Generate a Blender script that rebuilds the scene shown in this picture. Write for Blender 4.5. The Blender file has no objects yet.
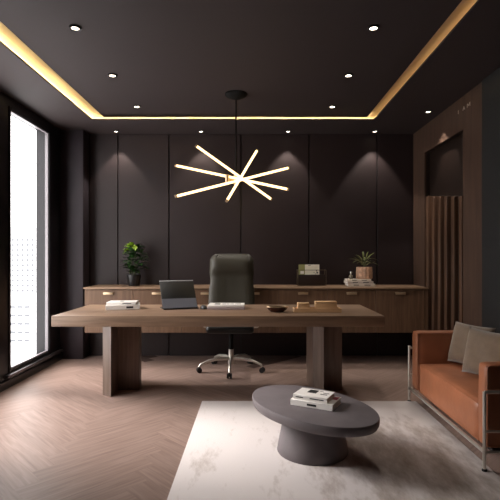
import bpy, bmesh, math, random
from mathutils import Vector, Matrix, Euler
random.seed(7)
PI = math.pi
sc = bpy.context.scene
col = sc.collection

# ------------------------------------------------------------------ helpers
def lin(c):
    r = []
    for v in c:
        v /= 255.0
        r.append(v / 12.92 if v <= 0.04045 else ((v + 0.055) / 1.055) ** 2.4)
    return tuple(r) + (1.0,)

def new_mat(name):
    m = bpy.data.materials.new(name)
    m.use_nodes = True
    nt = m.node_tree
    b = nt.nodes['Principled BSDF']
    return m, nt, b

def plain(name, rgb, rough=0.5, metal=0.0, spec=0.5, bump=0.0, bscale=200.0, var=0.0, vscale=6.0, sheen=0.0, coat=0.0):
    m, nt, b = new_mat(name)
    b.inputs['Base Color'].default_value = lin(rgb)
    b.inputs['Roughness'].default_value = rough
    b.inputs['Metallic'].default_value = metal
    b.inputs['Specular IOR Level'].default_value = spec
    if sheen: b.inputs['Sheen Weight'].default_value = sheen
    if coat: b.inputs['Coat Weight'].default_value = coat
    tc = nt.nodes.new('ShaderNodeTexCoord')
    if bump:
        n = nt.nodes.new('ShaderNodeTexNoise'); n.inputs['Scale'].default_value = bscale; n.inputs['Detail'].default_value = 4
        nt.links.new(tc.outputs['Object'], n.inputs['Vector'])
        bp = nt.nodes.new('ShaderNodeBump'); bp.inputs['Strength'].default_value = bump; bp.inputs['Distance'].default_value = 0.004
        nt.links.new(n.outputs['Fac'], bp.inputs['Height']); nt.links.new(bp.outputs['Normal'], b.inputs['Normal'])
    if var:
        n = nt.nodes.new('ShaderNodeTexNoise'); n.inputs['Scale'].default_value = vscale; n.inputs['Detail'].default_value = 5
        nt.links.new(tc.outputs['Object'], n.inputs['Vector'])
        r = nt.nodes.new('ShaderNodeValToRGB')
        a = lin(tuple(max(0, v * (1 - var)) for v in rgb)); c = lin(tuple(min(255, v * (1 + var)) for v in rgb))
        r.color_ramp.elements[0].color = a; r.color_ramp.elements[0].position = 0.3
        r.color_ramp.elements[1].color = c; r.color_ramp.elements[1].position = 0.7
        nt.links.new(n.outputs['Fac'], r.inputs['Fac']); nt.links.new(r.outputs['Color'], b.inputs['Base Color'])
    return m

def wood(name, c1, c2, stretch=(1, 14, 14), scale=2.2, rough=0.45, spec=0.5, bump=0.12):
    m, nt, b = new_mat(name)
    tc = nt.nodes.new('ShaderNodeTexCoord')
    mp = nt.nodes.new('ShaderNodeMapping'); mp.inputs['Scale'].default_value = stretch
    nt.links.new(tc.outputs['Object'], mp.inputs['Vector'])
    n = nt.nodes.new('ShaderNodeTexNoise'); n.inputs['Scale'].default_value = scale; n.inputs['Detail'].default_value = 8; n.inputs['Distortion'].default_value = 0.6
    nt.links.new(mp.outputs['Vector'], n.inputs['Vector'])
    r = nt.nodes.new('ShaderNodeValToRGB')
    r.color_ramp.elements[0].position = 0.3; r.color_ramp.elements[0].color = lin(c1)
    r.color_ramp.elements[1].position = 0.7; r.color_ramp.elements[1].color = lin(c2)
    nt.links.new(n.outputs['Fac'], r.inputs['Fac']); nt.links.new(r.outputs['Color'], b.inputs['Base Color'])
    b.inputs['Roughness'].default_value = rough; b.inputs['Specular IOR Level'].default_value = spec
    bp = nt.nodes.new('ShaderNodeBump'); bp.inputs['Strength'].default_value = bump; bp.inputs['Distance'].default_value = 0.002
    nt.links.new(n.outputs['Fac'], bp.inputs['Height']); nt.links.new(bp.outputs['Normal'], b.inputs['Normal'])
    return m

def emit(name, rgb, strength):
    m = bpy.data.materials.new(name); m.use_nodes = True
    nt = m.node_tree; nt.nodes.clear()
    e = nt.nodes.new('ShaderNodeEmission'); e.inputs['Color'].default_value = lin(rgb); e.inputs['Strength'].default_value = strength
    o = nt.nodes.new('ShaderNodeOutputMaterial'); nt.links.new(e.outputs[0], o.inputs[0])
    return m

def box(bm, x0, x1, y0, y1, z0, z1, bev=0.0, seg=2, mat=None):
    r = bmesh.ops.create_cube(bm, size=1.0)
    vs = r['verts']
    for v in vs:
        v.co = Vector(((x0 + x1) / 2 + v.co.x * (x1 - x0), (y0 + y1) / 2 + v.co.y * (y1 - y0), (z0 + z1) / 2 + v.co.z * (z1 - z0)))
    if bev > 0:
        es = list({e for v in vs for e in v.link_edges})
        rr = bmesh.ops.bevel(bm, geom=es, offset=bev, segments=seg, profile=0.5, affect='EDGES')
        vs = list({v for f in rr['faces'] for v in f.verts} | {v for v in vs if v.is_valid})
    if mat is not None:
        for v in vs: v.co = mat @ v.co
    return vs

def lathe(bm, prof, seg=32, cx=0, cy=0, cz=0):
    rings = []
    for r, z in prof:
        if r < 1e-6:
            rings.append([bm.verts.new((cx, cy, cz + z))])
        else:
            rings.append([bm.verts.new((cx + r * math.cos(2 * PI * i / seg), cy + r * math.sin(2 * PI * i / seg), cz + z)) for i in range(seg)])
    for a, b in zip(rings, rings[1:]):
        for i in range(seg):
            j = (i + 1) % seg
            if len(a) == 1 and len(b) == 1: continue
            if len(a) == 1: bm.faces.new((a[0], b[j], b[i]))
            elif len(b) == 1: bm.faces.new((a[i], a[j], b[0]))
            else: bm.faces.new((a[i], a[j], b[j], b[i]))

def tube(bm, pts, r, seg=12, cap=True):
    pts = [Vector(p) for p in pts]
    rs = r if isinstance(r, (list, tuple)) else [r] * len(pts)
    rings = []
    up = None
    for k, p in enumerate(pts):
        if k == 0: d = pts[1] - p
        elif k == len(pts) - 1: d = p - pts[k - 1]
        else: d = (pts[k + 1] - p).normalized() + (p - pts[k - 1]).normalized()
        d.normalize()
        if up is None:
            up = Vector((0, 0, 1)) if abs(d.z) < 0.9 else Vector((1, 0, 0))
        s = d.cross(up).normalized(); up = s.cross(d).normalized()
        rings.append([bm.verts.new(p + (s * math.cos(2 * PI * i / seg) + up * math.sin(2 * PI * i / seg)) * rs[k]) for i in range(seg)])
    for a, b in zip(rings, rings[1:]):
        for i in range(seg):
            j = (i + 1) % seg
            bm.faces.new((a[i], a[j], b[j], b[i]))
    if cap:
        bm.faces.new(list(reversed(rings[0]))); bm.faces.new(rings[-1])

def bend_path(pts, r=0.04, n=5):
    """round the corners of a polyline"""
    pts = [Vector(p) for p in pts]; out = [pts[0]]
    for a, b, c in zip(pts, pts[1:], pts[2:]):
        p = b + (a - b).normalized() * r; q = b + (c - b).normalized() * r
        for i in range(n + 1):
            t = i / n
            out.append(p * (1 - t) ** 2 + b * 2 * t * (1 - t) + q * t * t)
    out.append(pts[-1]); return out

def obj(name, bm, mat, parent=None, smooth=True, angle=40):
    me = bpy.data.meshes.new(name)
    bmesh.ops.recalc_face_normals(bm, faces=bm.faces)
    bm.to_mesh(me); bm.free()
    for m in (mat if isinstance(mat, (list, tuple)) else [mat]): me.materials.append(m)
    if smooth:
        for p in me.polygons: p.use_smooth = True
        me.set_sharp_from_angle(angle=math.radians(angle))
    o = bpy.data.objects.new(name, me); col.objects.link(o)
    if parent is not None: o.parent = parent
    return o

def B(): return bmesh.new()

def boxobj(name, dims, mat, parent=None, bev=0.0, seg=2):
    bm = B(); box(bm, *dims, bev=bev, seg=seg)
    return obj(name, bm, mat, parent)

def thing(name, label, cat, loc=(0, 0, 0), rotz=0, group=None):
    o = bpy.data.objects.new(name, None); col.objects.link(o)
    o.empty_display_size = 0.05
    o.location = loc; o.rotation_euler = (0, 0, rotz)
    o['label'] = label; o['category'] = cat
    if group: o['group'] = group
    return o

def tag(o, label, cat, group=None):
    o['label'] = label; o['category'] = cat
    if group: o['group'] = group
    return o

def struct(o):
    o['kind'] = 'structure'; return o

def dup(root, loc, rotz=None, label=None):
    r = root.copy(); col.objects.link(r); r.location = loc
    if rotz is not None: r.rotation_euler = (0, 0, rotz)
    if label: r['label'] = label
    for ch in list(root.children):
        c = ch.copy(); col.objects.link(c); c.parent = r
        for g in list(ch.children):
            d = g.copy(); col.objects.link(d); d.parent = c
    return r

# ------------------------------------------------------------------ place measures (metres, camera stands at x=0, y=0)
CH = 1.25
XL, XR, YB, YF = -2.35, 2.0, 5.8, -2.2
HS = 2.78           # soffit height
HC = 2.85           # tray ceiling height
CXL, CXR, CY = -1.82, 1.35, 5.2
HR = 2.93           # roof of the light slot around the tray

# ------------------------------------------------------------------ materials
M_ceil = plain('ceiling_paint', (48, 38, 38), 0.75, bump=0.05, bscale=60)
M_soff = plain('soffit_paint', (50, 40, 40), 0.7, bump=0.05, bscale=60)
M_panel = plain('dark_wall_panel', (41, 31, 31), 0.5, spec=0.3, bump=0.12, bscale=500, var=0.05, vscale=3)
M_pillar = plain('pillar_paint', (48, 39, 45), 0.6)
M_bead_lit = plain('lit_bead_grey', (120, 114, 118), 0.4)  # paler than the black frame: light on its inner edge put into the colour
M_black = plain('black_metal', (22, 19, 22), 0.35, spec=0.5)
M_reveal = plain('outer_reveal', (24, 23, 26), 0.7)
M_dwall = plain('charcoal_wallcovering', (14, 14, 15), 0.65, bump=0.2, bscale=300)
M_cladv = wood('walnut_wall_cladding', (60, 44, 36), (80, 60, 49), (9, 9, 1), 1.6, 0.5, 0.35)
M_niche = plain('bronze_recess_panel', (32, 23, 19), 0.35, spec=0.4)
M_slat = wood('slat_wood', (66, 46, 35), (92, 66, 50), (14, 14, 1), 1.6, 0.45, 0.35)
M_desk = wood('desk_wood', (110, 86, 68), (142, 115, 93), (1.2, 16, 16), 2.0, 0.42, 0.45)
M_deskl = wood('desk_leg_wood', (98, 80, 70), (126, 105, 92), (16, 16, 1.2), 2.0, 0.42, 0.45)
M_cred = wood('cabinet_wood', (92, 68, 51), (118, 90, 69), (16, 16, 1.2), 2.0, 0.45, 0.4)
M_credt = wood('cabinet_top_wood', (120, 94, 74), (148, 120, 96), (1.2, 16, 16), 2.0, 0.42, 0.4)
M_brass = plain('brushed_brass', (205, 180, 148), 0.38, metal=0.75)
M_chrome = plain('chrome', (225, 220, 212), 0.3, metal=0.85)
M_leather = plain('cognac_leather', (152, 95, 66), 0.4, bump=0.9, bscale=11, var=0.08, vscale=5)
M_olive = plain('olive_leather', (52, 48, 37), 0.55, bump=0.2, bscale=120)
M_blackp = plain('black_plastic', (18, 18, 19), 0.45)
M_stone = plain('grey_stone_composite', (100, 92, 94), 0.6, bump=0.15, bscale=40, var=0.06, vscale=8)
M_linen = plain('beige_linen', (106, 88, 71), 0.9, bump=0.6, bscale=260, var=0.06, vscale=20, sheen=0.3)
M_paper = plain('white_paper', (228, 222, 215), 0.7)
M_cover = plain('white_book_cover', (236, 230, 224), 0.4)
M_ink = plain('black_ink', (28, 26, 28), 0.5)
M_red = plain('red_print', (150, 40, 60), 0.5)
M_leafd = plain('dark_green_leaf', (36, 66, 26), 0.35, var=0.35, vscale=14)
M_leafl = plain('lime_green_leaf', (120, 150, 30), 0.4, var=0.2, vscale=14)
M_stem = plain('plant_stem', (70, 74, 44), 0.6)
M_potd = plain('dark_pot_glaze', (24, 24, 26), 0.4)
M_soil = plain('soil', (40, 30, 24), 0.95, bump=0.5, bscale=80)
M_glow = emit('warm_tube_light', (255, 218, 156), 3.4)
M_ledw = emit('warm_led_strip', (255, 218, 150), 105.0)
M_ledr = emit('warm_led_strip_dim', (255, 190, 110), 7.5)
M_lens = emit('downlight_lens', (255, 236, 212), 14.0)

# glass
def glass(name, tint=(255, 255, 255)):
    m = bpy.data.materials.new(name); m.use_nodes = True
    nt = m.node_tree; nt.nodes.clear()
    t = nt.nodes.new('ShaderNodeBsdfTransparent'); t.inputs[0].default_value = lin(tint)
    g = nt.nodes.new('ShaderNodeBsdfGlossy'); g.inputs['Roughness'].default_value = 0.02
    f = nt.nodes.new('ShaderNodeFresnel'); f.inputs['IOR'].default_value = 1.45
    mx = nt.nodes.new('ShaderNodeMixShader')
    ge = nt.nodes.new('ShaderNodeNewGeometry'); sb = nt.nodes.new('ShaderNodeMath'); sb.operation = 'SUBTRACT'; sb.inputs[0].default_value = 1; sb.use_clamp = True
    ml = nt.nodes.new('ShaderNodeMath'); ml.operation = 'MULTIPLY'
    nt.links.new(ge.outputs['Backfacing'], sb.inputs[1]); nt.links.new(sb.outputs[0], ml.inputs[0]); nt.links.new(f.outputs[0], ml.inputs[1])
    nt.links.new(ml.outputs[0], mx.inputs[0]); nt.links.new(t.outputs[0], mx.inputs[1]); nt.links.new(g.outputs[0], mx.inputs[2])
    o = nt.nodes.new('ShaderNodeOutputMaterial'); nt.links.new(mx.outputs[0], o.inputs[0])
    return m
M_glass = glass('window_glass')
M_amber = glass('bottle_glass', (190, 180, 160))

# herringbone floor material, driven by per-plank attribute and UV
M_floor, nt, b = new_mat('herringbone_oak')
at = nt.nodes.new('ShaderNodeAttribute'); at.attribute_name = 'plank'
uv = nt.nodes.new('ShaderNodeUVMap')
mp = nt.nodes.new('ShaderNodeMapping'); mp.inputs['Scale'].default_value = (1.6, 22, 1)
nt.links.new(uv.outputs[0], mp.inputs['Vector'])
n1 = nt.nodes.new('ShaderNodeTexNoise'); n1.inputs['Scale'].default_value = 2.0; n1.inputs['Detail'].default_value = 7; n1.inputs['Distortion'].default_value = 0.5
nt.links.new(mp.outputs[0], n1.inputs['Vector'])
r1 = nt.nodes.new('ShaderNodeValToRGB')
r1.color_ramp.elements[0].position = 0.25; r1.color_ramp.elements[0].color = lin((130, 107, 97))
r1.color_ramp.elements[1].position = 0.75; r1.color_ramp.elements[1].color = lin((164, 140, 129))
nt.links.new(n1.outputs['Fac'], r1.inputs['Fac'])
ma = nt.nodes.new('ShaderNodeMapRange'); ma.inputs['To Min'].default_value = 0.9; ma.inputs['To Max'].default_value = 1.06
nt.links.new(at.outputs['Fac'], ma.inputs['Value'])
vm = nt.nodes.new('ShaderNodeVectorMath'); vm.operation = 'SCALE'
nt.links.new(r1.outputs['Color'], vm.inputs[0]); nt.links.new(ma.outputs[0], vm.inputs['Scale'])
nt.links.new(vm.outputs[0], b.inputs['Base Color'])
mr = nt.nodes.new('ShaderNodeMapRange'); mr.inputs['To Min'].default_value = 0.4; mr.inputs['To Max'].default_value = 0.5
nt.links.new(n1.outputs['Fac'], mr.inputs['Value']); nt.links.new(mr.outputs[0], b.inputs['Roughness']); b.inputs['Specular IOR Level'].default_value = 0.22
bp = nt.nodes.new('ShaderNodeBump'); bp.inputs['Strength'].default_value = 0.1; bp.inputs['Distance'].default_value = 0.002
nt.links.new(n1.outputs['Fac'], bp.inputs['Height']); nt.links.new(bp.outputs[0], b.inputs['Normal'])

# rug: faded distressed weave, with some table shadow painted in
M_rug, nt, b = new_mat('distressed_rug')
tc = nt.nodes.new('ShaderNodeTexCoord')
mp = nt.nodes.new('ShaderNodeMapping'); mp.inputs['Rotation'].default_value = (0, 0, 0.6); mp.inputs['Scale'].default_value = (3.2, 1.1, 1)
nt.links.new(tc.outputs['Object'], mp.inputs['Vector'])
na = nt.nodes.new('ShaderNodeTexNoise'); na.inputs['Scale'].default_value = 1.7; na.inputs['Detail'].default_value = 9; na.inputs['Roughness'].default_value = 0.68
nt.links.new(mp.outputs[0], na.inputs['Vector'])
sx = nt.nodes.new('ShaderNodeSeparateXYZ'); nt.links.new(tc.outputs['Object'], sx.inputs[0])
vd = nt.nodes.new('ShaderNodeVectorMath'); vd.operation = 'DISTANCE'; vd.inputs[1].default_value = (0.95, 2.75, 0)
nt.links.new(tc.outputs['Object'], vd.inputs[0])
gx = nt.nodes.new('ShaderNodeMapRange'); gx.inputs['From Min'].default_value = 0.1; gx.inputs['From Max'].default_value = 1.0; gx.inputs['To Min'].default_value = 0.07; gx.inputs['To Max'].default_value = -0.15  # worn patch beside the table, the table's shadow mixed into its colour
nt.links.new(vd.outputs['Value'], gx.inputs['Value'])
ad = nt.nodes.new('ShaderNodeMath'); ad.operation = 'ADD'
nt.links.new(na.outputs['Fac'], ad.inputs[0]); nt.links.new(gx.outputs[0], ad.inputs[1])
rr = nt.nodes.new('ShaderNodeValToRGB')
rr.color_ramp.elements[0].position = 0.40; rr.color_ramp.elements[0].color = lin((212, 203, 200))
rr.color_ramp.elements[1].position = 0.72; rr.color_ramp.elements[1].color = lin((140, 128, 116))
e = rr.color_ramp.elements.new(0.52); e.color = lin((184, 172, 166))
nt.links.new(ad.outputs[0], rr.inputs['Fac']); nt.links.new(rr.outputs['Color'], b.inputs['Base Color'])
b.inputs['Roughness'].default_value = 0.95; b.inputs['Specular IOR Level'].default_value = 0.15
nb = nt.nodes.new('ShaderNodeTexNoise'); nb.inputs['Scale'].default_value = 140
nt.links.new(tc.outputs['Object'], nb.inputs['Vector'])
bp = nt.nodes.new('ShaderNodeBump'); bp.inputs['Strength'].default_value = 0.5; bp.inputs['Distance'].default_value = 0.004
nt.links.new(nb.outputs['Fac'], bp.inputs['Height']); nt.links.new(bp.outputs[0], b.inputs['Normal'])

# ------------------------------------------------------------------ setting: floor
def make_floor():
    bm = B()
    uvl = bm.loops.layers.uv.new('UVMap')
    cl = bm.faces.layers.float.new('plank')
    W, n, gap = 0.14, 6, 0.001
    R45 = Matrix.Rotation(math.radians(45), 3, 'Z')
    def plank(x0, y0, lx, ly):
        ps = [Vector((x0 * W + gap, y0 * W + gap, 0)), Vector(((x0 + lx) * W - gap, y0 * W + gap, 0)),
              Vector(((x0 + lx) * W - gap, (y0 + ly) * W - gap, 0)), Vector((x0 * W + gap, (y0 + ly) * W - gap, 0))]
        ps = [R45 @ p for p in ps]
        c = sum(ps, Vector()) / 4
        if not (XL - 0.6 < c.x < XR + 0.6 and YF - 0.6 < c.y < YB + 0.6): return
        top = [bm.verts.new(p) for p in ps]
        f = bm.faces.new(top); f[cl] = random.random()
        ox, oy = random.uniform(0, 30), random.uniform(0, 30)
        uvs = [(0, 0), (lx * W, 0), (lx * W, ly * W), (0, ly * W)]
        for l, (u, v) in zip(f.loops, uvs):
            if ly > lx: u, v = v, u
            l[uvl].uv = (u + ox, v + oy)
    K = 80
    for j in range(-K, K):
        for m in range(-9, 10):
            plank(j + 2 * n * m, j, n, 1)                       # lengthwise
            plank(j, j - 2 * n + 1 + 2 * n * m, 1, n)           # crosswise
    for co, no in (((XL, 0, 0), (-1, 0, 0)), ((XR, 0, 0), (1, 0, 0)), ((0, YB, 0), (0, 1, 0)), ((0, YF, 0), (0, -1, 0))):
        bmesh.ops.bisect_plane(bm, geom=bm.verts[:] + bm.edges[:] + bm.faces[:], plane_co=co, plane_no=no, clear_outer=True)
    fs = len(bm.faces)
    vs = box(bm, XL - .15, XR + .15, YF - .15, YB + .15, -0.15, -0.0012)
    for f in bm.faces:
        if f.index == -1: pass
    me = bpy.data.meshes.new('floor')
    bm.faces.ensure_lookup_table()
    for i, f in enumerate(bm.faces):
        if i >= fs: f.material_index = 1
    bm.to_mesh(me); bm.free()
    me.materials.append(M_floor); me.materials.append(plain('floor_joint', (84, 64, 56), 0.8))
    o = bpy.data.objects.new('floor', me); col.objects.link(o)
    return struct(o)
make_floor()

# ceiling: raised tray with lower soffit ring
bm = B()
box(bm, -1.73, 1.303, YF + .75, 5.318, HC, HC + .012)
box(bm, -1.60, 1.18, YF + .9, 5.20, HC + .012, HR)
box(bm, XL - .15, XR + .15, YF - .15, YB + .15, HR, HR + 0.08)
ceil = struct(obj('ceiling', bm, M_ceil, smooth=False))
bm = B()
ST = HS + .014
box(bm, XL - .15, CXL, YF - .15, YB + .15, HS, ST)
box(bm, CXR, XR + .15, YF - .15, YB + .15, HS, ST)
box(bm, CXL, CXR, CY, YB + .15, HS, ST)
box(bm, CXL, CXR, YF - .15, YF + 0.6, HS, ST)
box(bm, XL - .15, -2.12, YF - .15, YB + .15, ST, HR); box(bm, 1.60, XR + .15, YF - .15, YB + .15, ST, HR)
box(bm, -2.12, 1.60, 5.76, YB + .15, ST, HR); box(bm, -2.12, 1.60, YF - .15, YF + 0.3, ST, HR)
struct(obj('trim_1', bm, M_soff, smooth=False))           # lowered soffit
# pale lining of the light slot
M_line = plain('cove_lining', (205, 196, 184), 0.8)
bm = B()
box(bm, -2.11, -1.605, YF + .31, 5.75, HR - .004, HR - .0005); box(bm, 1.185, 1.59, YF + .31, 5.75, HR - .004, HR - .0005); box(bm, -1.605, 1.185, 5.205, 5.75, HR - .004, HR - .0005)
struct(obj('trim_4', bm, M_line, smooth=False))
# LED strips on short upstands, hidden from below
def led(x0, x1, y0, y1, mat, label):
    t = thing('led_strip', label, 'led strip', ((x0 + x1) / 2, (y0 + y1) / 2, ST))
    w, d = (x1 - x0) / 2, (y1 - y0) / 2
    boxobj('profile', (-w, w, -d, d, 0, .064), M_black, t)
    boxobj('diffuser', (-w, w, -d, d, .0645, .070), mat, t)
led(-2.03, -2.015, YF + .7, 5.69, M_ledw, 'warm LED strip in the slot along the window side of the raised ceiling')
led(1.495, 1.51, YF + .7, 5.69, M_ledr, 'dimmer amber LED strip in the slot along the sofa side of the raised ceiling')
led(-2.0, 1.48, 5.695, 5.71, M_ledw, 'warm LED strip in the slot across the back edge of the raised ceiling')

# walls
struct(boxobj('wall_back', (XL - .15, XR + .15, YB + .02, YB + .15, 0, HS), M_black))
gx_ = [-2.09, -1.707, -1.067, -.163, .69, 1.544, XR]
gx_ = [-2.073] + gx_[1:]
bm = B()
for a, c in zip(gx_, gx_[1:]):
    box(bm, a + .008, c - .008, YB - .002, YB + .02, 0.0, HS, bev=0.002, seg=1)
struct(obj('wall_back_panelling', bm, M_panel))
struct(boxobj('trim_3', (XL, -2.073, 5.6, YB + .02, 0, HS), M_pillar, bev=.002))      # pillar in the corner
struct(boxobj('wall_front', (XL - .15, XR + .15, YF - .15, YF, 0, HS), M_panel))

# left wall with three window openings
WZ0, WZ1 = 0.13, 2.69
wins = [(4.42, 5.31), (2.9, 4.18)]
bm = B()
box(bm, XL - .15, XL, YF - .15, YB + .15, 0, WZ0)
box(bm, XL - .15, XL, YF - .15, YB + .15, WZ1, HS)
ed = sorted([YF - .15, YB + .15] + [v for w in wins for v in w])
for a, c in zip(ed[0::2], ed[1::2]):
    box(bm, XL - .15, XL, a, c, WZ0, WZ1)
struct(obj('wall_left', bm, M_black, smooth=False))
for k, (a, c) in enumerate(wins):
    w = bpy.data.objects.new('window_%d' % (k + 1), None); col.objects.link(w); struct(w); w.location = (XL, (a + c) / 2, 0)
    bm = B(); off = (a + c) / 2; t = .03
    for d in ((-.045, .012, a - off, a - off + t, WZ0, WZ1), (-.045, .012, c - off - t, c - off, WZ0, WZ1),
              (-.045, .012, a - off + t, c - off - t, WZ0, WZ0 + t), (-.045, .012, a - off + t, c - off - t, WZ1 - t, WZ1)):
        box(bm, *d, bev=.004, seg=1)
    obj('window_frame', bm, M_black, w)
    bm = B()
    for d in ((-.03, .0, c - off - t - .012, c - off - t, WZ0 + t, WZ1 - t), (-.03, .0, a - off + t, c - off - t, WZ0 + t, WZ0 + t + .012), (-.03, .0, a - off + t, c - off - t, WZ1 - t - .012, WZ1 - t)):
        box(bm, *d)
    obj('lit_glazing_bead', bm, M_bead_lit, w)
    boxobj('window_pane', (-.022, -.016, a - off + t, c - off - t, WZ0 + t, WZ1 - t), M_glass, w)
    bm = B()
    box(bm, .0, .045, a - off - .08, c - off + .3 * (k == 0) - .02, WZ0 - .035, WZ0 - .005, bev=.004)
    obj('window_sill', bm, plain('sill_metal', (110, 104, 106), 0.3, metal=0.8), w)
    if k == 0:      # outer reveal of the facade beyond the far jamb
        boxobj('reveal_lining', (-.149, -.05, c - off - .012, c - off, WZ0, WZ1), M_reveal, w)
struct(boxobj('baseboard_left', (XL, XL + .03, YF, 5.6, 0, .075), M_black, bev=.003))

# right wall: walnut cladding with a recess, then charcoal wall nearer
RY0, RY1, RH = 4.42, 5.42, 2.46
bm = B()
box(bm, XR, XR + .02, RY1, YB, 0, HS)
box(bm, XR, XR + .02, 4.03, RY0, 0, HS)
box(bm, XR, XR + .02, RY0, RY1, RH, HS)
struct(obj('wall_right', bm, M_cladv, smooth=False))
bm = B()
box(bm, XR + .06, XR + .15, RY0, RY1, 0, RH)
box(bm, XR + .02, XR + .15, YF - .15, RY0, 0, HS); box(bm, XR + .02, XR + .15, RY1, YB + .15, 0, HS); box(bm, XR + .02, XR + .15, RY0, RY1, RH, HS)
struct(obj('wall_right_recess', bm, M_niche, smooth=False))
bm = B(); box(bm, XR - .012, XR + .02, YF, 4.03, 0, HS)
struct(obj('wall_right_near', bm, M_dwall, smooth=False))
sl = thing('slatted_screen', 'vertical walnut slats standing in the wall recess beside the cabinets', 'screen', (XR + .03, (RY0 + RY1) / 2, 0))
boxobj('backing', (.016, .028, -.495, .495, 0, 1.80), M_niche, sl)
nsl = 6
for k in range(nsl):
    y = -.43 + k * .86 / (nsl - 1)
    boxobj('slat', (-.026, .016, y - .034, y + .034, 0, 1.885 + .13 * y), M_slat, sl, bev=.003, seg=1)

# small pale raised lettering on the cladding
lt = thing('wall_lettering', 'tiny pale lettering high on the walnut cladding above the recess', 'sign', (XR, 4.52, 2.64))
M_let = plain('pale_lettering', (170, 158, 148), 0.4)
def stroke(bm, a, c, w=.007):
    (y0, z0), (y1, z1) = a, c
    d = Vector((0, y1 - y0, z1 - z0)); ln = d.length
    ang = math.atan2(d.z, d.y)
    mt = Matrix.Translation((0, (y0 + y1) / 2, (z0 + z1) / 2)) @ Matrix.Rotation(ang, 4, 'X')
    box(bm, -.003, .0, -ln / 2, ln / 2, -w / 2, w / 2, mat=mt)
# text runs away from far end (left in view) towards camera: mirrored y
def gl(ch, y, s=.035, w=.04):
    g = {'I': [((0, 0), (0, 1))], 'A': [((0, 0), (.5, 1)), ((.5, 1), (1, 0)), ((.25, .4), (.75, .4))],
         'M': [((0, 0), (0, 1)), ((0, 1), (.5, .3)), ((.5, .3), (1, 1)), ((1, 1), (1, 0))]}[ch]
    bm = B()
    for (a, c), (d, e_) in g:
        stroke(bm, (y - a * w, c * s), (y - d * w, e_ * s))
    obj('letter', bm, M_let, lt, smooth=False)
gl('I', 0); gl('A', -.10); gl('M', -.19, w=.055)

# ------------------------------------------------------------------ downlights
def downlight(x, y, z, label, power, wall=False):
    t = thing('downlight', label, 'downlight', (x, y, z), 0, None)
    return t
def make_downlight(rad, power, size, blend):
    t = thing('downlight', 'x', 'downlight')
    bm = B(); r = rad
    lathe(bm, [(r * .62, 0), (r * .66, -.012), (r * .98, -.014), (r, -.006), (r, 0)], 28)
    obj('trim_ring', bm, M_black, t)
    bm = B(); lathe(bm, [(0, -.0065), (r * .62, -.0065), (r * .62, -.001), (0, -.001)], 24)
    obj('lens', bm, M_lens, t)
    ld = bpy.data.lights.new('bulb', 'SPOT'); ld.energy = power; ld.color = (1, .92, .82); ld.spot_size = math.radians(size); ld.spot_blend = blend; ld.shadow_soft_size = .02
    lo = bpy.data.objects.new('bulb', ld); col.objects.link(lo); lo.parent = t; lo.location = (0, 0, -.03)
    return t
dl = make_downlight(.041, 17, 84, .7)
tray = [(-1.235, 3.19, 'nearest of three downlights in the window-side row of the raised ceiling'),
        (-1.235, 4.03, 'middle of three downlights in the window-side row of the raised ceiling'),
        (-1.235, 4.87, 'farthest of three downlights in the window-side row of the raised ceiling'),
        (.825, 3.19, 'nearest of three downlights in the sofa-side row of the raised ceiling'),
        (.825, 4.03, 'middle of three downlights in the sofa-side row of the raised ceiling'),
        (.825, 4.87, 'farthest of three downlights in the sofa-side row of the raised ceiling')]
for i, (x, y, lb) in enumerate(tray):
    x *= 1.0127; y *= 1.0127
    if i == 0: dl.location = (x, y, HC); dl['label'] = lb; dl['group'] = 'downlights in the raised ceiling'
    else: dup(dl, (x, y, HC), label=lb)
dw = make_downlight(.036, 34, 74, .3)
sof = [(-1.687, 5.65, 'wall-washing downlight above the potted bush, nearest the corner pillar'), (-.648, 5.65, 'wall-washing downlight at the back wall, behind the left arms of the chandelier'),
       (.416, 5.65, 'wall-washing downlight at the back wall above the magazine holder'), (1.479, 5.65, 'wall-washing downlight at the back wall above the spiky plant'),
       (1.84, 4.88, 'downlight close to the walnut cladding, above the recess')]
for i, (x, y, lb) in enumerate(sof):
    if i == 0: dw.location = (x, y, HS); dw['label'] = lb; dw['group'] = 'downlights in the lowered soffit'
    else: dup(dw, (x, y, HS), label=lb)

# ------------------------------------------------------------------ chandelier
def P(px, py, y):
    return Vector(((px - 254) / 462 * y, y, CH - (py - 256) / 462 * y))
ch = thing('chandelier', 'starburst chandelier of crossing glowing bars hanging above the desk', 'chandelier', (0, 0, 0))
hub = P(236, 180, 4.56)
cy_, cx_ = hub.y, hub.x
bm = B(); lathe(bm, [(0, 0), (.11, 0), (.11, -.012), (.09, -.03), (.03, -.055), (.012, -.06), (0, -.06)], 32, cx_, cy_, HC)
M_mblack = plain('matte_black', (9, 8, 8), .8, spec=.2)
obj('canopy', bm, M_mblack, ch)
bm = B(); tube(bm, [(cx_, cy_, HC - .05), (cx_, cy_, hub.z)], .007)
obj('rod', bm, M_mblack, ch)
bm = B()
tube(bm, [hub + Vector((-.085, -.04, -.035)), hub + Vector((-.085, -.04, .045))], .018); tube(bm, [hub + Vector((-.085, -.02, -.01)), hub + Vector((.03, .01, .0))], .014)
tube(bm, [hub + Vector((0, 0, .05)), hub + Vector((0, 0, -.05))], .022)
tube(bm, [hub + Vector((-.03, -.05, -.03)), hub + Vector((-.03, .05, .0))], .016)
obj('hub', bm, M_brass, ch)
bars = [((196, 145.7), (271.4, 199.3), 4.35, 4.62), ((257, 150.4), (226.7, 201), 4.75, 4.35), ((175.7, 165.5), (288.3, 189.4), 4.6, 4.45), ((175.7, 196.4), (288.8, 167.8), 4.3, 4.75)]
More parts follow.
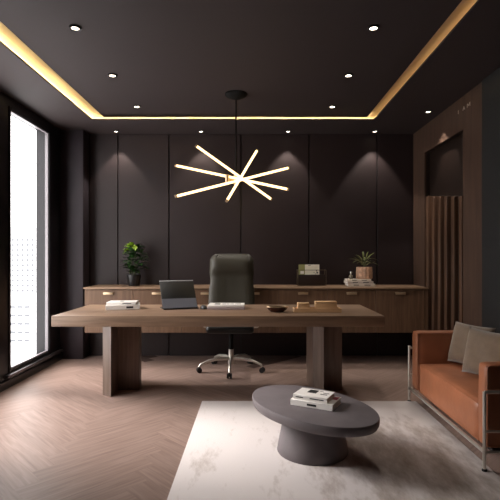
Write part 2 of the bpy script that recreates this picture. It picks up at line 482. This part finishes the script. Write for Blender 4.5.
for a, c, ya, yc in bars:
    bm = B(); tube(bm, [P(*a, ya), P(*c, yc)], .012, 12)
    bo = obj('glowing_bar', bm, M_glow, ch)
    pa, pc = P(*a, ya), P(*c, yc); d = (pc - pa).normalized()
    for e_ in ([pa - d * .006, pa + d * .010], [pc - d * .010, pc + d * .006]):
        bm = B(); tube(bm, e_, .0135, 12); obj('end_cap', bm, M_brass, bo)

# ------------------------------------------------------------------ credenza
cu_g = 'walnut cabinet units under the long worktop'
CW = .557
names = ['cabinet unit at the window end, behind the stacked white books', 'second cabinet unit from the window, behind the tablet', 'third cabinet unit from the window, just left of the office chair',
         'cabinet unit half hidden behind the right side of the office chair', 'cabinet unit below the magazine holder', 'cabinet unit below the spiky potted plant', 'cabinet unit at the slatted recess end, under the bare worktop']
cu = thing('cabinet', 'wall-hung walnut ' + names[0], 'cabinet', (-1.666, 5.3, .367), 0, cu_g)
bm = B(); h = .870 - .367 - .0005
box(bm, -CW / 2 + .0005, CW / 2 - .0005, .022, .497, 0, h)
obj('body', bm, M_cred, cu)
dr = boxobj('door', (-CW / 2 + .002, CW / 2 - .002, 0, .020, .002, h - .012), M_cred, cu, bev=.0015, seg=1)
bm = B()
box(bm, -.058, .058, -.024, -.001, h - .050, h - .036, bev=.003)
box(bm, -.058, .058, -.024, -.018, h - .062, h - .038, bev=.002)
obj('handle', bm, M_brass, dr)
for k in range(1, 7):
    dup(cu, (-1.666 + k * CW, 5.3, .367), label='wall-hung walnut ' + names[k])
wt = boxobj('worktop', (-1.955, XR - .002, 5.285, YB - .003, .870, .890), M_credt, None, bev=.002, seg=1)
tag(wt, 'long continuous wood worktop over the wall-hung cabinets', 'worktop')
ep = boxobj('end_panel', (1.955, XR - .002, 5.3, YB - .003, .367, .8695), M_cred, None)
tag(ep, 'narrow wood filler panel between the last cabinet and the walnut wall', 'panel')

# ------------------------------------------------------------------ desk
dk = thing('desk', 'long walnut executive desk with thick top on two slab pedestals', 'desk', (-.30, 4.305, 0))
boxobj('desk_top', (-1.39, 1.39, -.455, .455, .66, .75), M_desk, dk, bev=.003)
for sx in (-1.06, .83):
    bm = B()
    poly = [(sx + .090, -.205), (sx + .090, .36), (sx, .36), (sx, -.15)]
    lo_ = [bm.verts.new((x, y, 0)) for x, y in poly]; hi_ = [bm.verts.new((x, y, .66)) for x, y in poly]
    bm.faces.new(lo_); bm.faces.new(hi_)
    for q in range(4): bm.faces.new((lo_[q], lo_[(q + 1) % 4], hi_[(q + 1) % 4], hi_[q]))
    box(bm, sx + .087, sx + .29, .0, .09, 0, .66, bev=.002)
    obj('leg', bm, M_deskl, dk)

# books helper -----------------------------------------------------
def book(name, label, w, d, t, loc, rz, marks=(), cover=M_cover, group=None, spine_marks=(), cat='book'):
    """w along x (spine side is -y), d along y, t thickness"""
    r = thing(name, label, cat, loc, rz, group)
    bm = B()
    box(bm, -w / 2, w / 2, -d / 2, d / 2, 0, .003, bev=.001, seg=1)
    box(bm, -w / 2, w / 2, -d / 2, d / 2, t - .003, t, bev=.001, seg=1)
    box(bm, -w / 2, w / 2, -d / 2 - .001, -d / 2 + .004, 0.001, t - .001, bev=.001, seg=1)
    obj('cover', bm, cover, r)
    boxobj('page_block', (-w / 2 + .004, w / 2 - .004, -d / 2 + .004, d / 2 - .004, .003, t - .003), M_paper, r)
    if marks:
        for (x0, x1, y0, y1, c) in marks:
            boxobj('printed_mark', (x0 * w, x1 * w, y0 * d, y1 * d, t - .0005, t + .0006), M_red if c == 'r' else M_ink, r)
    for (x0, x1, z0, z1) in spine_marks:
        boxobj('spine_print', (x0 * w, x1 * w, -d / 2 - .002, -d / 2 - .0005, z0 * t, z1 * t), M_ink, r)
    return r

DT = .751
# desk left books
book('book', 'thick white book lying at the window end of the desk, bottom of its pair', .31, .22, .042, (-1.245, 4.40, DT), math.radians(14), spine_marks=[(.1, .3, .3, .7)])
book('book', 'thin white book on top of the thick one at the window end of the desk', .27, .18, .024, (-1.25, 4.41, DT + .043), math.radians(4), marks=[(-.1, .02, -.1, .25, 'k')], spine_marks=[(.05, .35, .3, .6)])
# desk middle books
book('book', 'pale book lying under another in front of the office chair', .35, .24, .022, (-.262, 4.42, DT), 0, cover=plain('lilac_grey_cover', (176, 160, 160), .5))
book('book', 'white book with black cover print lying in front of the office chair, on top', .34, .23, .016, (-.262, 4.422, DT + .023), 0,
     marks=[(-.33, -.18, -.15, .25, 'k'), (-.12, -.02, -.05, .15, 'k'), (0, .08, 0, .18, 'k'), (.1, .2, -.02, .15, 'k'), (.24, .4, 0, .18, 'k')])
# coffee table books
TT = .31
rz = math.atan2(-.13, .247)
c1 = Vector((.2266, 2.92, 0)) + Vector((.1235, -.065, 0)) + Vector((.0445, .078, 0))
book('book', 'white hardback on the coffee table, bottom of its pair', .275, .18, .038, (c1.x, c1.y, TT + .001), rz, spine_marks=[(-.1, .12, .3, .62)], marks=[(.36, .47, .1, .45, 'r')])
book('book', 'smaller white book with black cover picture, on top of the coffee table pair', .225, .155, .03, (c1.x - .012, c1.y + .004, TT + .040), rz,
     marks=[(-.2, .06, -.05, .38, 'k'), (.2, .4, -.1, -.02, 'k'), (.24, .42, .1, .16, 'k'), (.1, .2, .3, .34, 'k')], spine_marks=[(-.42, -.2, .4, .6), (0, .4, .4, .6)])

# tablet on the desk
tb = thing('tablet_computer', 'black tablet with grey folio stand on the desk, seen from behind', 'tablet', (-.69, 4.33, DT), math.radians(21))
R = Matrix.Translation((0, 0, .008)) @ Matrix.Rotation(math.radians(-37), 4, 'X')
bm = B(); box(bm, -.165, .165, -.006, .004, .004, .305, bev=.003, mat=R); obj('screen_body', bm, M_blackp, tb)
bm = B(); box(bm, -.163, .163, -.0085, -.006, .002, .105, bev=.001, seg=1, mat=R); obj('folio_cover', bm, plain('grey_folio', (110, 112, 122), .7), tb)
bm = B(); box(bm, -.165, .165, -.0065, .0045, .306, .314, bev=.001, seg=1, mat=R); obj('metal_edge', bm, plain('silver_edge', (210, 208, 212), .4), tb)
bm = B(); box(bm, -.155, .175, .0, .22, 0, .008, bev=.003); obj('keyboard', bm, M_blackp, tb)
bm = B()
tube(bm, [(.165, .0, .02), (.178, .05, .006)], .006, 8)
obj('stand_rod', bm, M_chrome, tb)

# computer mouse
bm = B()
bmesh.ops.create_uvsphere(bm, u_segments=20, v_segments=12, radius=1)
for v in bm.verts:
    v.co = Vector((v.co.x * .032, v.co.y * .055, max(v.co.z, -.2) * .03 + .006))
mo = obj('computer_mouse', bm, M_blackp); mo.location = (-.475, 4.36, DT + .001); mo.rotation_euler = (0, 0, .4)
tag(mo, 'small black computer mouse between the tablet and the pale books', 'mouse')

# dark dish
ds = thing('desk_dish', 'dark oval desk dish with bright rim beside the wooden organiser', 'dish', (.208, 4.13, DT))
bm = B(); lathe(bm, [(0, 0), (.05, 0), (.075, .02), (.088, .045), (.082, .045), (.07, .022), (.045, .006), (0, .006)], 36)
for v in bm.verts: v.co.x *= 1.1; v.co.y *= .62
obj('bowl', bm, plain('tortoise_lacquer', (60, 26, 16), .18), ds)
bm = B(); lathe(bm, [(.078, .043), (.091, .043), (.091, .051), (.078, .051), (.078, .043)], 36)
for v in bm.verts: v.co.x *= 1.1; v.co.y *= .62
obj('rim', bm, M_brass, ds)

# wooden organiser tray with two boxes
M_light = wood('light_oak', (196, 154, 112), (222, 182, 138), (1.2, 16, 16), 3, .5)
og = thing('desk_tray', 'light wood tray on the desk between the dark dish and the desk end', 'tray', (.562, 4.13, DT))
bm = B()
box(bm, -.21, .21, -.06, .06, 0, .008, bev=.001, seg=1)
for d in ((-.21, .21, -.06, -.052), (-.21, .21, .052, .06), (-.21, -.202, -.052, .052), (.202, .21, -.052, .052)):
    box(bm, *d, .008, .036, bev=.001, seg=1)
obj('tray_body', bm, M_light, og)
def wbox(label, cx, w, hh):
    r = thing('wooden_box', label, 'box', (cx, 4.13, DT + .009))
    bm = B(); box(bm, -w / 2, w / 2, -.04, .04, 0, hh - .018, bev=.002); obj('box_body', bm, M_light, r)
    boxobj('lid', (-w / 2 - .001, w / 2 + .001, -.041, .041, hh - .016, hh), M_light, r, bev=.003)
wbox('smaller light wood box standing in the desk tray', .44, .105, .072)
wbox('wider light wood box standing in the desk tray', .64, .19, .086)

# ------------------------------------------------------------------ office chair
oc = thing('office_chair', 'high-backed olive leather office chair with chrome star base behind the desk', 'office chair', (-.25, 5.06, 0), 0)
bs = None
bm = B(); lathe(bm, [(0, .07), (.035, .07), (.04, .09), (.03, .13), (.028, .23), (0, .23)], 24)
bs = obj('gas_column', bm, M_chrome, oc)
bm = B(); lathe(bm, [(0, .2305), (.022, .2305), (.022, .415), (0, .415)], 20); obj('column_shroud', bm, M_mblack, oc)
for k in range(5):
    a = -PI / 2 + k * 2 * PI / 5
    d = Vector((math.cos(a), math.sin(a), 0))
    bm = B()
    pts = [d * .02 + Vector((0, 0, .13)), d * .13 + Vector((0, 0, .135)), d * .25 + Vector((0, 0, .12)), d * .34 + Vector((0, 0, .085)), d * .355 + Vector((0, 0, .06))]
    tube(bm, pts, [.02, .018, .015, .012, .010], 10)
    lg = obj('base_leg', bm, M_chrome, oc)
    bm = B()
    s = Vector((-d.y, d.x, 0)); c = d * .355 + Vector((0, 0, .028))
    tube(bm, [c - s * .026, c - s * .006], .027, 18); tube(bm, [c + s * .006, c + s * .026], .027, 18); tube(bm, [c - s * .02, c + s * .02], .01, 8)
    tube(bm, [c, c + Vector((0, 0, .035))], .008, 8)
    obj('caster', bm, M_blackp, lg)
bm = B(); box(bm, -.25, .25, -.29, .09, .44, .53, bev=.04, seg=4); obj('seat', bm, plain('black_leather', (20, 18, 16), .5), oc)
bm = B(); box(bm, -.12, .12, -.10, .10, .415, .44, bev=.006); obj('seat_plate', bm, M_blackp, oc)
# backrest: profiled shell with headrest pad
def backrest():
    bm = B()
    nx, nz = 16, 26
    g = {}
    for side in (0, 1):
        for i in range(nx + 1):
            for j in range(nz + 1):
                u = i / nx * 2 - 1; v = j / nz
                z = .50 + v * .775
                w = .262 - .018 * v
                if .50 < v < .72: w -= .012 * math.sin((v - .50) / .22 * PI)
                edge_v = max(0, (v - .90) / .10); cr = math.sqrt(max(0, 1 - edge_v ** 2 * .42)); 
                ux = math.copysign(abs(u) ** .85, u)
                x = ux * w * (cr if abs(u) > .7 else 1)
                y = .065 + .10 * v + .05 * math.sin(v * PI) * 0.3
                th = .045 * (1 - abs(u) ** 5) * (1 - (abs(2 * v - 1)) ** 12) + .006
                if v > .70: th += .055 * max(0.0, math.sin((v - .70) / .30 * PI)) ** .8 * (1 - abs(u) ** 8)
                front = -th if side == 0 else .6 * min(th, .045)
                y += front + .03 * (1 - abs(u) ** 2) - .03
                g[side, i, j] = bm.verts.new((x, y, z))
    for side in (0, 1):
        for i in range(nx):
            for j in range(nz):
                bm.faces.new((g[side, i, j], g[side, i + 1, j], g[side, i + 1, j + 1], g[side, i, j + 1]))
    for j in range(nz):
        for i in (0, nx): bm.faces.new((g[0, i, j], g[0, i, j + 1], g[1, i, j + 1], g[1, i, j]))
    for i in range(nx):
        for j in (0, nz): bm.faces.new((g[0, i, j], g[0, i + 1, j], g[1, i + 1, j], g[1, i, j]))
    return bm
obj('backrest', backrest(), M_olive, oc, angle=70)
for s in (-1, 1):
    bm = B()
    tube(bm, bend_path([(s * .24, -.02, .475), (s * .30, -.02, .475), (s * .30, -.02, .64), (s * .30, -.16, .64)], .03), .012, 10)
    ar = obj('armrest', bm, M_chrome, oc)
    boxobj('arm_pad', (s * .30 - .025, s * .30 + .025, -.20, .02, .65, .656), M_blackp, ar, bev=.002)

# ------------------------------------------------------------------ coffee table
ct = thing('coffee_table', 'grey stone-look coffee table with oval top on a tapered drum base', 'coffee table', (.366, 2.955, 0))
bm = B()
prof = [(0, .245), (.93, .245), (.975, .252), (.995, .268), (1.0, .285), (1.0, .300), (.994, .308), (.98, .31), (0, .31)]
lathe(bm, prof, 72)
ux = Vector((.603, -.798, 0)); vx = Vector((.798, .603, 0))
for v in bm.verts:
    p = ux * v.co.x * .482 + vx * v.co.y * .302; v.co = Vector((p.x, p.y, v.co.z))
obj('table_top', bm, M_stone, ct, angle=50)
bm = B(); lathe(bm, [(0, .008), (.222, .008), (.226, .014), (.218, .06), (.20, .15), (.186, .2445), (0, .2445)], 56, .008, .0)
obj('pedestal', bm, M_stone, ct, angle=50)

# ------------------------------------------------------------------ rug
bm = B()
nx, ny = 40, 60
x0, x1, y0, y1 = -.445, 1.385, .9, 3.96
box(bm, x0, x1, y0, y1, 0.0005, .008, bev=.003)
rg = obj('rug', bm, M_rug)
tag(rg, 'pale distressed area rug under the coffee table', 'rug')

# ------------------------------------------------------------------ sofa
def cushion(bm, x0, x1, y0, y1, z0, z1, r=.03, puff=.012, n=14):
    """soft box: subdivided, rounded and slightly swollen"""
    c = Vector(((x0 + x1) / 2, (y0 + y1) / 2, (z0 + z1) / 2)); hx, hy, hz = (x1 - x0) / 2, (y1 - y0) / 2, (z1 - z0) / 2
    t = bmesh.new(); bmesh.ops.create_cube(t, size=2.0)
    bmesh.ops.subdivide_edges(t, edges=t.edges[:], cuts=n, use_grid_fill=True)
    mp_ = {}
    for v in t.verts:
        p = v.co.copy()
        q = Vector((p.x * hx, p.y * hy, p.z * hz))
        inn = Vector((max(-hx + r, min(hx - r, q.x)), max(-hy + r, min(hy - r, q.y)), max(-hz + r, min(hz - r, q.z))))
        d = q - inn
        if d.length > 1e-9: q = inn + d.normalized() * min(r, d.length) if d.length > r else q
        a, b_, g = 1 - p.x ** 2, 1 - p.y ** 2, 1 - p.z ** 2
        if abs(p.x) > .999: q.x += math.copysign(puff * b_ * g, p.x)
        if abs(p.y) > .999: q.y += math.copysign(puff * a * g, p.y)
        if abs(p.z) > .999: q.z += math.copysign(puff * a * b_, p.z)
        mp_[v] = bm.verts.new(c + q)
    for f in t.faces: bm.faces.new([mp_[v] for v in f.verts])
    t.free()
def piping(bm, x, y0, y1, z0, z1, r=.004, axis='x'):
    if axis == 'x': pts = [(x, y0, z0), (x, y1, z0), (x, y1, z1), (x, y0, z1), (x, y0, z0)]
    else: pts = [(y0, x, z0), (y1, x, z0), (y1, x, z1), (y0, x, z1), (y0, x, z0)]
    tube(bm, bend_path(pts, .02), r, 8)
SX, SY0, SY1 = 1.332, 2.67, 3.945
so = thing('sofa', 'cognac leather sofa with outside chrome tube frame against the right wall', 'sofa', (0, 0, 0))
bm = B(); cushion(bm, 1.358, 1.965, SY0 + .118, SY1 - .113, .120, .368, r=.035, puff=.012)
obj('seat_cushion', bm, M_leather, so, angle=180)
bm = B(); piping(bm, 1.362, SY0 + .13, SY1 - .13, .135, .354); obj('cushion_piping', bm, M_leather, so)
for ya, yc in ((SY1 - .112, SY1 + .005), (SY0 + .02, SY0 + .117)):
    bm = B(); cushion(bm, 1.350, 1.965, ya, yc, .128, .615, r=.018, puff=.006)
    ac = obj('arm_cushion', bm, M_leather, so, angle=180)
    bm = B(); yy = ya if ya < 3 else ya
    piping(bm, ya + .003, 1.360, 1.955, .14, .607, axis='y'); obj('piping', bm, M_leather, ac)
bm = B(); cushion(bm, 1.84, 1.965, SY0 + .12, SY1 - .115, .37, .615, r=.03, puff=.01)
obj('back_cushion', bm, M_leather, so, angle=180)
bm = B(); box(bm, 1.40, 1.96, SY0 + .03, SY1 - .03, .095, .12, bev=.004); obj('underframe', bm, plain('dark_webbing', (38, 28, 24), .8), so)
rt = .0105
def leg_at(x, y, zt, foot):
    bm = B(); tube(bm, [(x, y, foot + .012), (x, y, zt)], rt, 14); l = obj('frame_post', bm, M_chrome, so)
    bm = B(); lathe(bm, [(0, foot), (.015, foot), (.015, foot + .008), (.010, foot + .014), (0, foot + .014)], 16, x, y); obj('foot_glide', bm, M_blackp, l)
leg_at(SX, SY0, .465, .008); leg_at(SX, SY1 + .02, .48, .001); leg_at(1.972, SY0, .465, .0); leg_at(1.972, SY1 + .02, .465, .0)
def rail(pts, r=rt):
    bm = B(); tube(bm, bend_path(pts, .035), r, 12); obj('frame_rail', bm, M_chrome, so)
rail([(SX, SY0, .118), (SX, SY1 + .02, .118)], .012)
rail([(1.972, SY0, .123), (1.972, SY1 + .02, .123)])
for yy in (SY0, SY1 + .02):
    rail([(SX, yy, .462), (1.972, yy, .462)], .0095)
    rail([(SX, yy, .235), (1.972, yy, .235)], .0075)
    rail([(SX, yy, .115), (1.972, yy, .115)], .0075)

# pillows
def pillow(label, bl, tl, br, w, h, t):
    bl, tl, br = Vector(bl), Vector(tl), Vector(br)
    u = (br - bl).normalized(); v = (tl - bl); v = (v - u * v.dot(u)).normalized(); n = u.cross(v)
    c = bl + u * w / 2 + v * h / 2
    bm = B(); N = 18; g = {}
    for s in (0, 1):
        for i in range(N + 1):
            for j in range(N + 1):
                a, b_ = i / N * 2 - 1, j / N * 2 - 1
                pa = a * (1 - .10 * (1 - a * a) * 0 - .07 * (1 - b_ * b_) * abs(a)) ; pb = b_ * (1 - .07 * (1 - a * a) * abs(b_))
                th = t / 2 * ((1 - a ** 4) * (1 - b_ ** 4)) ** .55
                th += .006 * math.sin(5 * a + 3 * b_) * (1 - a * a) * (1 - b_ * b_)
                if s and (i in (0, N) or j in (0, N)): g[1, i, j] = g[0, i, j]; continue
                p = u * pa * w / 2 + v * pb * h / 2 + n * th * (1 if s else -1)
                g[s, i, j] = bm.verts.new(p)
    for s in (0, 1):
        for i in range(N):
            for j in range(N):
                bm.faces.new((g[s, i, j], g[s, i + 1, j], g[s, i + 1, j + 1], g[s, i, j + 1]))
    o = obj('throw_pillow', bm, M_linen, None, angle=180); o.location = c
    tag(o, label, 'pillow', 'linen pillows on the sofa'); return o
pillow('beige linen pillow farther from the camera, behind the other one on the sofa', (1.585, 3.79, .39), (1.675, 3.78, .68), (1.735, 3.44, .385), .38, .335, .12)
pillow('beige linen pillow nearer the camera, overlapping the other one on the sofa', (1.545, 3.44, .39), (1.63, 3.44, .71), (1.71, 3.04, .39), .41, .34, .13)

# ------------------------------------------------------------------ plants
def leaf(bm, base, d, length, width, droop=.3, mi=0, fold=.25):
    d = d.normalized(); side = d.cross(Vector((0, 0, 1)))
    if side.length < .05: side = Vector((1, 0, 0))
    side.normalize(); up = side.cross(d).normalized()
    n = 6; L_, C_, R_ = [], [], []
    for i in range(n + 1):
        t = i / n
        w = width * .5 * math.sin(PI * min(1, t ** .8 * .97 + .03)) ** .8 if i < n else 0.0005
        c = base + d * length * t + Vector((0, 0, -droop * length * t * t))
        C_.append(bm.verts.new(c)); L_.append(bm.verts.new(c - side * w + up * w * fold)); R_.append(bm.verts.new(c + side * w + up * w * fold))
    for i in range(n):
        for a, c in ((L_, C_), (C_, R_)):
            f = bm.faces.new((a[i], a[i + 1], c[i + 1], c[i])); f.material_index = mi

pb = thing('potted_bush', 'bushy dark green potted plant on the cabinet top near the window', 'plant', (-1.455, 5.60, .891))
bm = B(); lathe(bm, [(0, 0), (.062, 0), (.07, .02), (.082, .12), (.084, .135), (.076, .135), (.074, .12), (0, .12)], 32)
obj('pot', bm, M_potd, pb)
bm = B(); lathe(bm, [(0, .124), (.075, .121)], 24); obj('soil', bm, M_soil, pb)
bm = B(); 
for k in range(5):
    a = k * 1.3; tube(bm, [(0.02 * math.cos(a), .02 * math.sin(a), .12), (.03 * math.cos(a), .03 * math.sin(a), .28), (.06 * math.cos(a), .06 * math.sin(a), .48)], [.006, .005, .003], 6)
obj('stem', bm, M_stem, pb)
bm = B(); rnd = random.Random(3)
for k in range(150):
    zc = rnd.uniform(.16, .50); a = rnd.uniform(0, 2 * PI)
    rad = rnd.uniform(.01, .11) * (1 if .22 < zc < .40 else .55)
    base = Vector((math.cos(a) * rad, math.sin(a) * rad, zc))
    d = Vector((math.cos(a), math.sin(a), rnd.uniform(-.1, 1.1)))
    ln = rnd.uniform(.075, .11)
    top = zc > .42 and math.cos(a) < .5
    leaf(bm, base, d, ln, ln * .62, rnd.uniform(.1, .5), 1 if (top and rnd.random() < .8) else 0)
obj('foliage', bm, [M_leafd, M_leafl], pb, angle=180)

# magazine holder
mh = thing('magazine_holder', 'dark leather sling magazine holder on the cabinet top', 'magazine holder', (.69, 5.60, .891))
bm = B()
box(bm, -.155, .165, -.055, -.050, .012, .135, bev=.002, seg=2); box(bm, -.155, .165, .050, .055, .012, .135, bev=.002, seg=2)
box(bm, -.155, .165, -.052, .052, .010, .016, bev=.002, seg=2)
obj('leather_sling', bm, plain('dark_brown_leather', (40, 26, 20), .5), mh)
bm = B()
for s in (-.165, .175):
    tube(bm, bend_path([(s, -.06, .004), (s, -.06, .19), (s, .06, .19), (s, .06, .004)], .012), .004, 8)
for yy in (-.06, .06):
    tube(bm, [(-.165, yy, .19), (.175, yy, .19)], .0035, 8); tube(bm, [(-.165, yy, .006), (.175, yy, .006)], .0035, 8)
obj('wire_frame', bm, plain('bronze_wire', (110, 96, 78), .35, metal=.9), mh)
mg = thing('magazine', 'open pale magazine with green page standing in the dark leather holder', 'magazine', (.665, 5.575, .909), 0)
Rm = Matrix.Rotation(math.radians(-4), 4, 'X')
bm = B(); box(bm, -.125, -.050, -.004, .004, 0, .238, bev=.001, seg=1, mat=Rm); obj('green_page', bm, plain('olive_print', (150, 150, 96), .5), mg)
bm = B(); box(bm, -.049, .125, -.004, .004, 0, .238, bev=.001, seg=1, mat=Rm); obj('white_page', bm, plain('cream_print', (240, 232, 212), .5), mg)
for (a, c, d, e_) in ((.07, .08, .12, .128), (.09, .108, .13, .15), (.085, .095, .155, .175), (.055, .065, .14, .146), (-.01, .02, .225, .23)):
    bm = B(); box(bm, a, c, -.0055, -.004, d, e_, mat=Rm)
    obj('printed_mark', bm, M_ink, mg)
bm = B(); box(bm, -.105, -.062, -.0055, -.004, .125, .16, bev=.0005, seg=1, mat=Rm); obj('round_print', bm, M_cover, mg)

# books, bottle and spiky plant
bx_ = 1.262
bk = [(.32, .22, .030, 'cream book at the bottom of the stack under the spiky plant'), (.31, .215, .028, 'pale book in the middle of the stack under the spiky plant'), (.285, .20, .022, 'light book at the top of the stack under the spiky plant')]
z = .891
for i, (w, d, t, lb) in enumerate(bk):
    book('book', lb, w, d, t, (bx_ + (.012, -.006, -.015)[i], 5.57, z), math.radians((0, 1.5, -1)[i]), spine_marks=[(-.3, -.1, .35, .65), (.1, .32, .35, .65)], cover=plain('book_cover_%s' % 'abc'[i], ((196, 184, 170), (176, 164, 154), (208, 196, 182))[i], .5), group='stacked books under the spiky plant')
    z += t + .0008
bt = thing('perfume_bottle', 'small clear bottle with metal stopper standing on the stacked books', 'bottle', (1.165, 5.55, z))
bm = B(); lathe(bm, [(0, 0), (.022, 0), (.026, .006), (.026, .035), (.018, .05), (.008, .055), (.008, .062), (0, .062)], 20); obj('bottle_body', bm, plain('smoky_glass', (110, 102, 88), .1), bt)
bm = B(); lathe(bm, [(0, .062), (.009, .062), (.013, .075), (.009, .088), (0, .09)], 16); obj('stopper', bm, M_chrome, bt)
pp = thing('potted_spiky_plant', 'spiky thin-leaved plant in a ribbed tan pot on the stacked books', 'plant', (1.335, 5.59, z))
bm = B(); prof = [(0, 0), (.085, 0), (.094, .012), (.096, .08), (.090, .143), (.080, .145), (.076, .13), (0, .125)]
lathe(bm, prof, 60)
for v in bm.verts:
    a = math.atan2(v.co.y, v.co.x); rr_ = math.hypot(v.co.x, v.co.y)
    if rr_ > .084:
        f = 1 + .035 * math.cos(15 * a); v.co.x *= f; v.co.y *= f
obj('pot', bm, plain('ribbed_tan_ceramic', (176, 140, 116), .7, var=.15, vscale=30), pp)
bm = B(); rnd = random.Random(11)
for k in range(22):
    a = rnd.uniform(0, 2 * PI); el = rnd.uniform(.45, 1.4)
    d = Vector((math.cos(a) * math.cos(el), math.sin(a) * math.cos(el), math.sin(el)))
    leaf(bm, Vector((.02 * math.cos(a), .02 * math.sin(a), .14 + .08 * rnd.random())) + d * .02, d, rnd.uniform(.14, .22), .026, rnd.uniform(.2, .7))
leaf(bm, Vector((-.02, 0, .22)), Vector((-1, -.1, .3)), .19, .028, .15)
obj('foliage', bm, plain('grey_green_leaf', (92, 96, 50), .5), pp, angle=180)
bm = B()
for k in range(5):
    a = k * 1.25; tube(bm, [(0, 0, .10), (.012 * math.cos(a), .012 * math.sin(a), .16), (.03 * math.cos(a), .03 * math.sin(a), .25)], .003, 6)
obj('stem', bm, M_stem, pp)

# ------------------------------------------------------------------ city outside
M_fac = plain('pale_facade', (225, 224, 226), .9)
M_win = plain('facade_window', (84, 86, 90), .6)
gd = boxobj('ground', (-420, -60, -40, 420, -46, -45), plain('city_ground', (190, 190, 192), .9)); struct(gd)
def tower(label, cx, y, w, d, z0, z1, cols, rows, ww, wh, zt, dz, dx, x_off):
    t = thing('office_tower', label, 'building', (cx, y, z0))
    bm = B(); box(bm, -w / 2, w / 2, 0, d, 0, z1 - z0); box(bm, -w / 2 - .3, w / 2 + .3, -.3, d + .3, z1 - z0, z1 - z0 + .8)
    obj('facade', bm, M_fac, t, smooth=False)
    first = None
    for i in range(cols):
        for j in range(rows):
            if first is None:
                first = boxobj('window', (-ww / 2, ww / 2, -.12, .05, -wh / 2, wh / 2), M_win, t); o = first
            else:
                o = first.copy(); col.objects.link(o); o.parent = t
            o.location = (x_off + i * dx, 0, zt - z0 - j * dz)
k250 = 250 / 462
tower('pale high-rise with a grid of small windows outside the window', (23.5 - 254) * k250, 250, 24, 20, -45, 16, 6, 15, 1.4, 1.5, 10, 2.75, 2.7, -5.8)
k150 = 170 / 462
tower('lower pale block with rows of windows in front of the high-rise', (20 - 254) * k150, 170, 9, 12, -45, -14, 3, 5, 2.0, .9, -17.5, 3.1, 2.6, -2.6)

# ------------------------------------------------------------------ light from the sky
w = bpy.data.worlds.new('sky'); sc.world = w; w.use_nodes = True
nt = w.node_tree; bg = nt.nodes['Background']
bg.inputs['Color'].default_value = (1.0, 0.975, 0.965, 1); bg.inputs['Strength'].default_value = 7.5
for k, (a, c) in enumerate(wins):
    ld = bpy.data.lights.new('sky_portal', 'AREA'); ld.shape = 'RECTANGLE'; ld.size = c - a; ld.size_y = WZ1 - WZ0
    ld.cycles.is_portal = True
    lo = bpy.data.objects.new('sky_portal', ld); col.objects.link(lo)
    lo.location = (XL - .16, (a + c) / 2, (WZ0 + WZ1) / 2); lo.rotation_euler = (0, -PI / 2, PI)
    lo.rotation_euler = Vector((1, 0, 0)).to_track_quat('-Z', 'Z').to_euler()
    # which side lengths map: local x along world y

ld = bpy.data.lights.new('sun', 'SUN'); ld.energy = 4.3; ld.angle = math.radians(22); ld.color = (1, .95, .92)
lo = bpy.data.objects.new('sun', ld); col.objects.link(lo); lo.location = (-6, 5, 5)
lo.rotation_euler = Vector((.80, -.12, -.52)).to_track_quat('-Z', 'Y').to_euler()

# ------------------------------------------------------------------ camera
cam = bpy.data.cameras.new('camera'); co = bpy.data.objects.new('camera', cam); col.objects.link(co)
co.location = (0, 0, CH); co.rotation_euler = (PI / 2, 0, 0)
cam.sensor_width = 36; cam.lens = 462 / 500 * 36
cam.shift_x = -4 / 500; cam.shift_y = 6 / 500
cam.clip_end = 1000; cam.clip_start = .05
sc.camera = co
vs = sc.view_settings
vs.view_transform = 'Standard'; vs.look = 'None'; vs.gamma = 1; vs.use_curve_mapping = False; vs.exposure = 0.05
try:
    sc.cycles.use_denoising = True
    sc.cycles.max_bounces = 8; sc.cycles.diffuse_bounces = 5; sc.cycles.transparent_max_bounces = 12
    sc.cycles.sample_clamp_indirect = 6
except Exception: pass
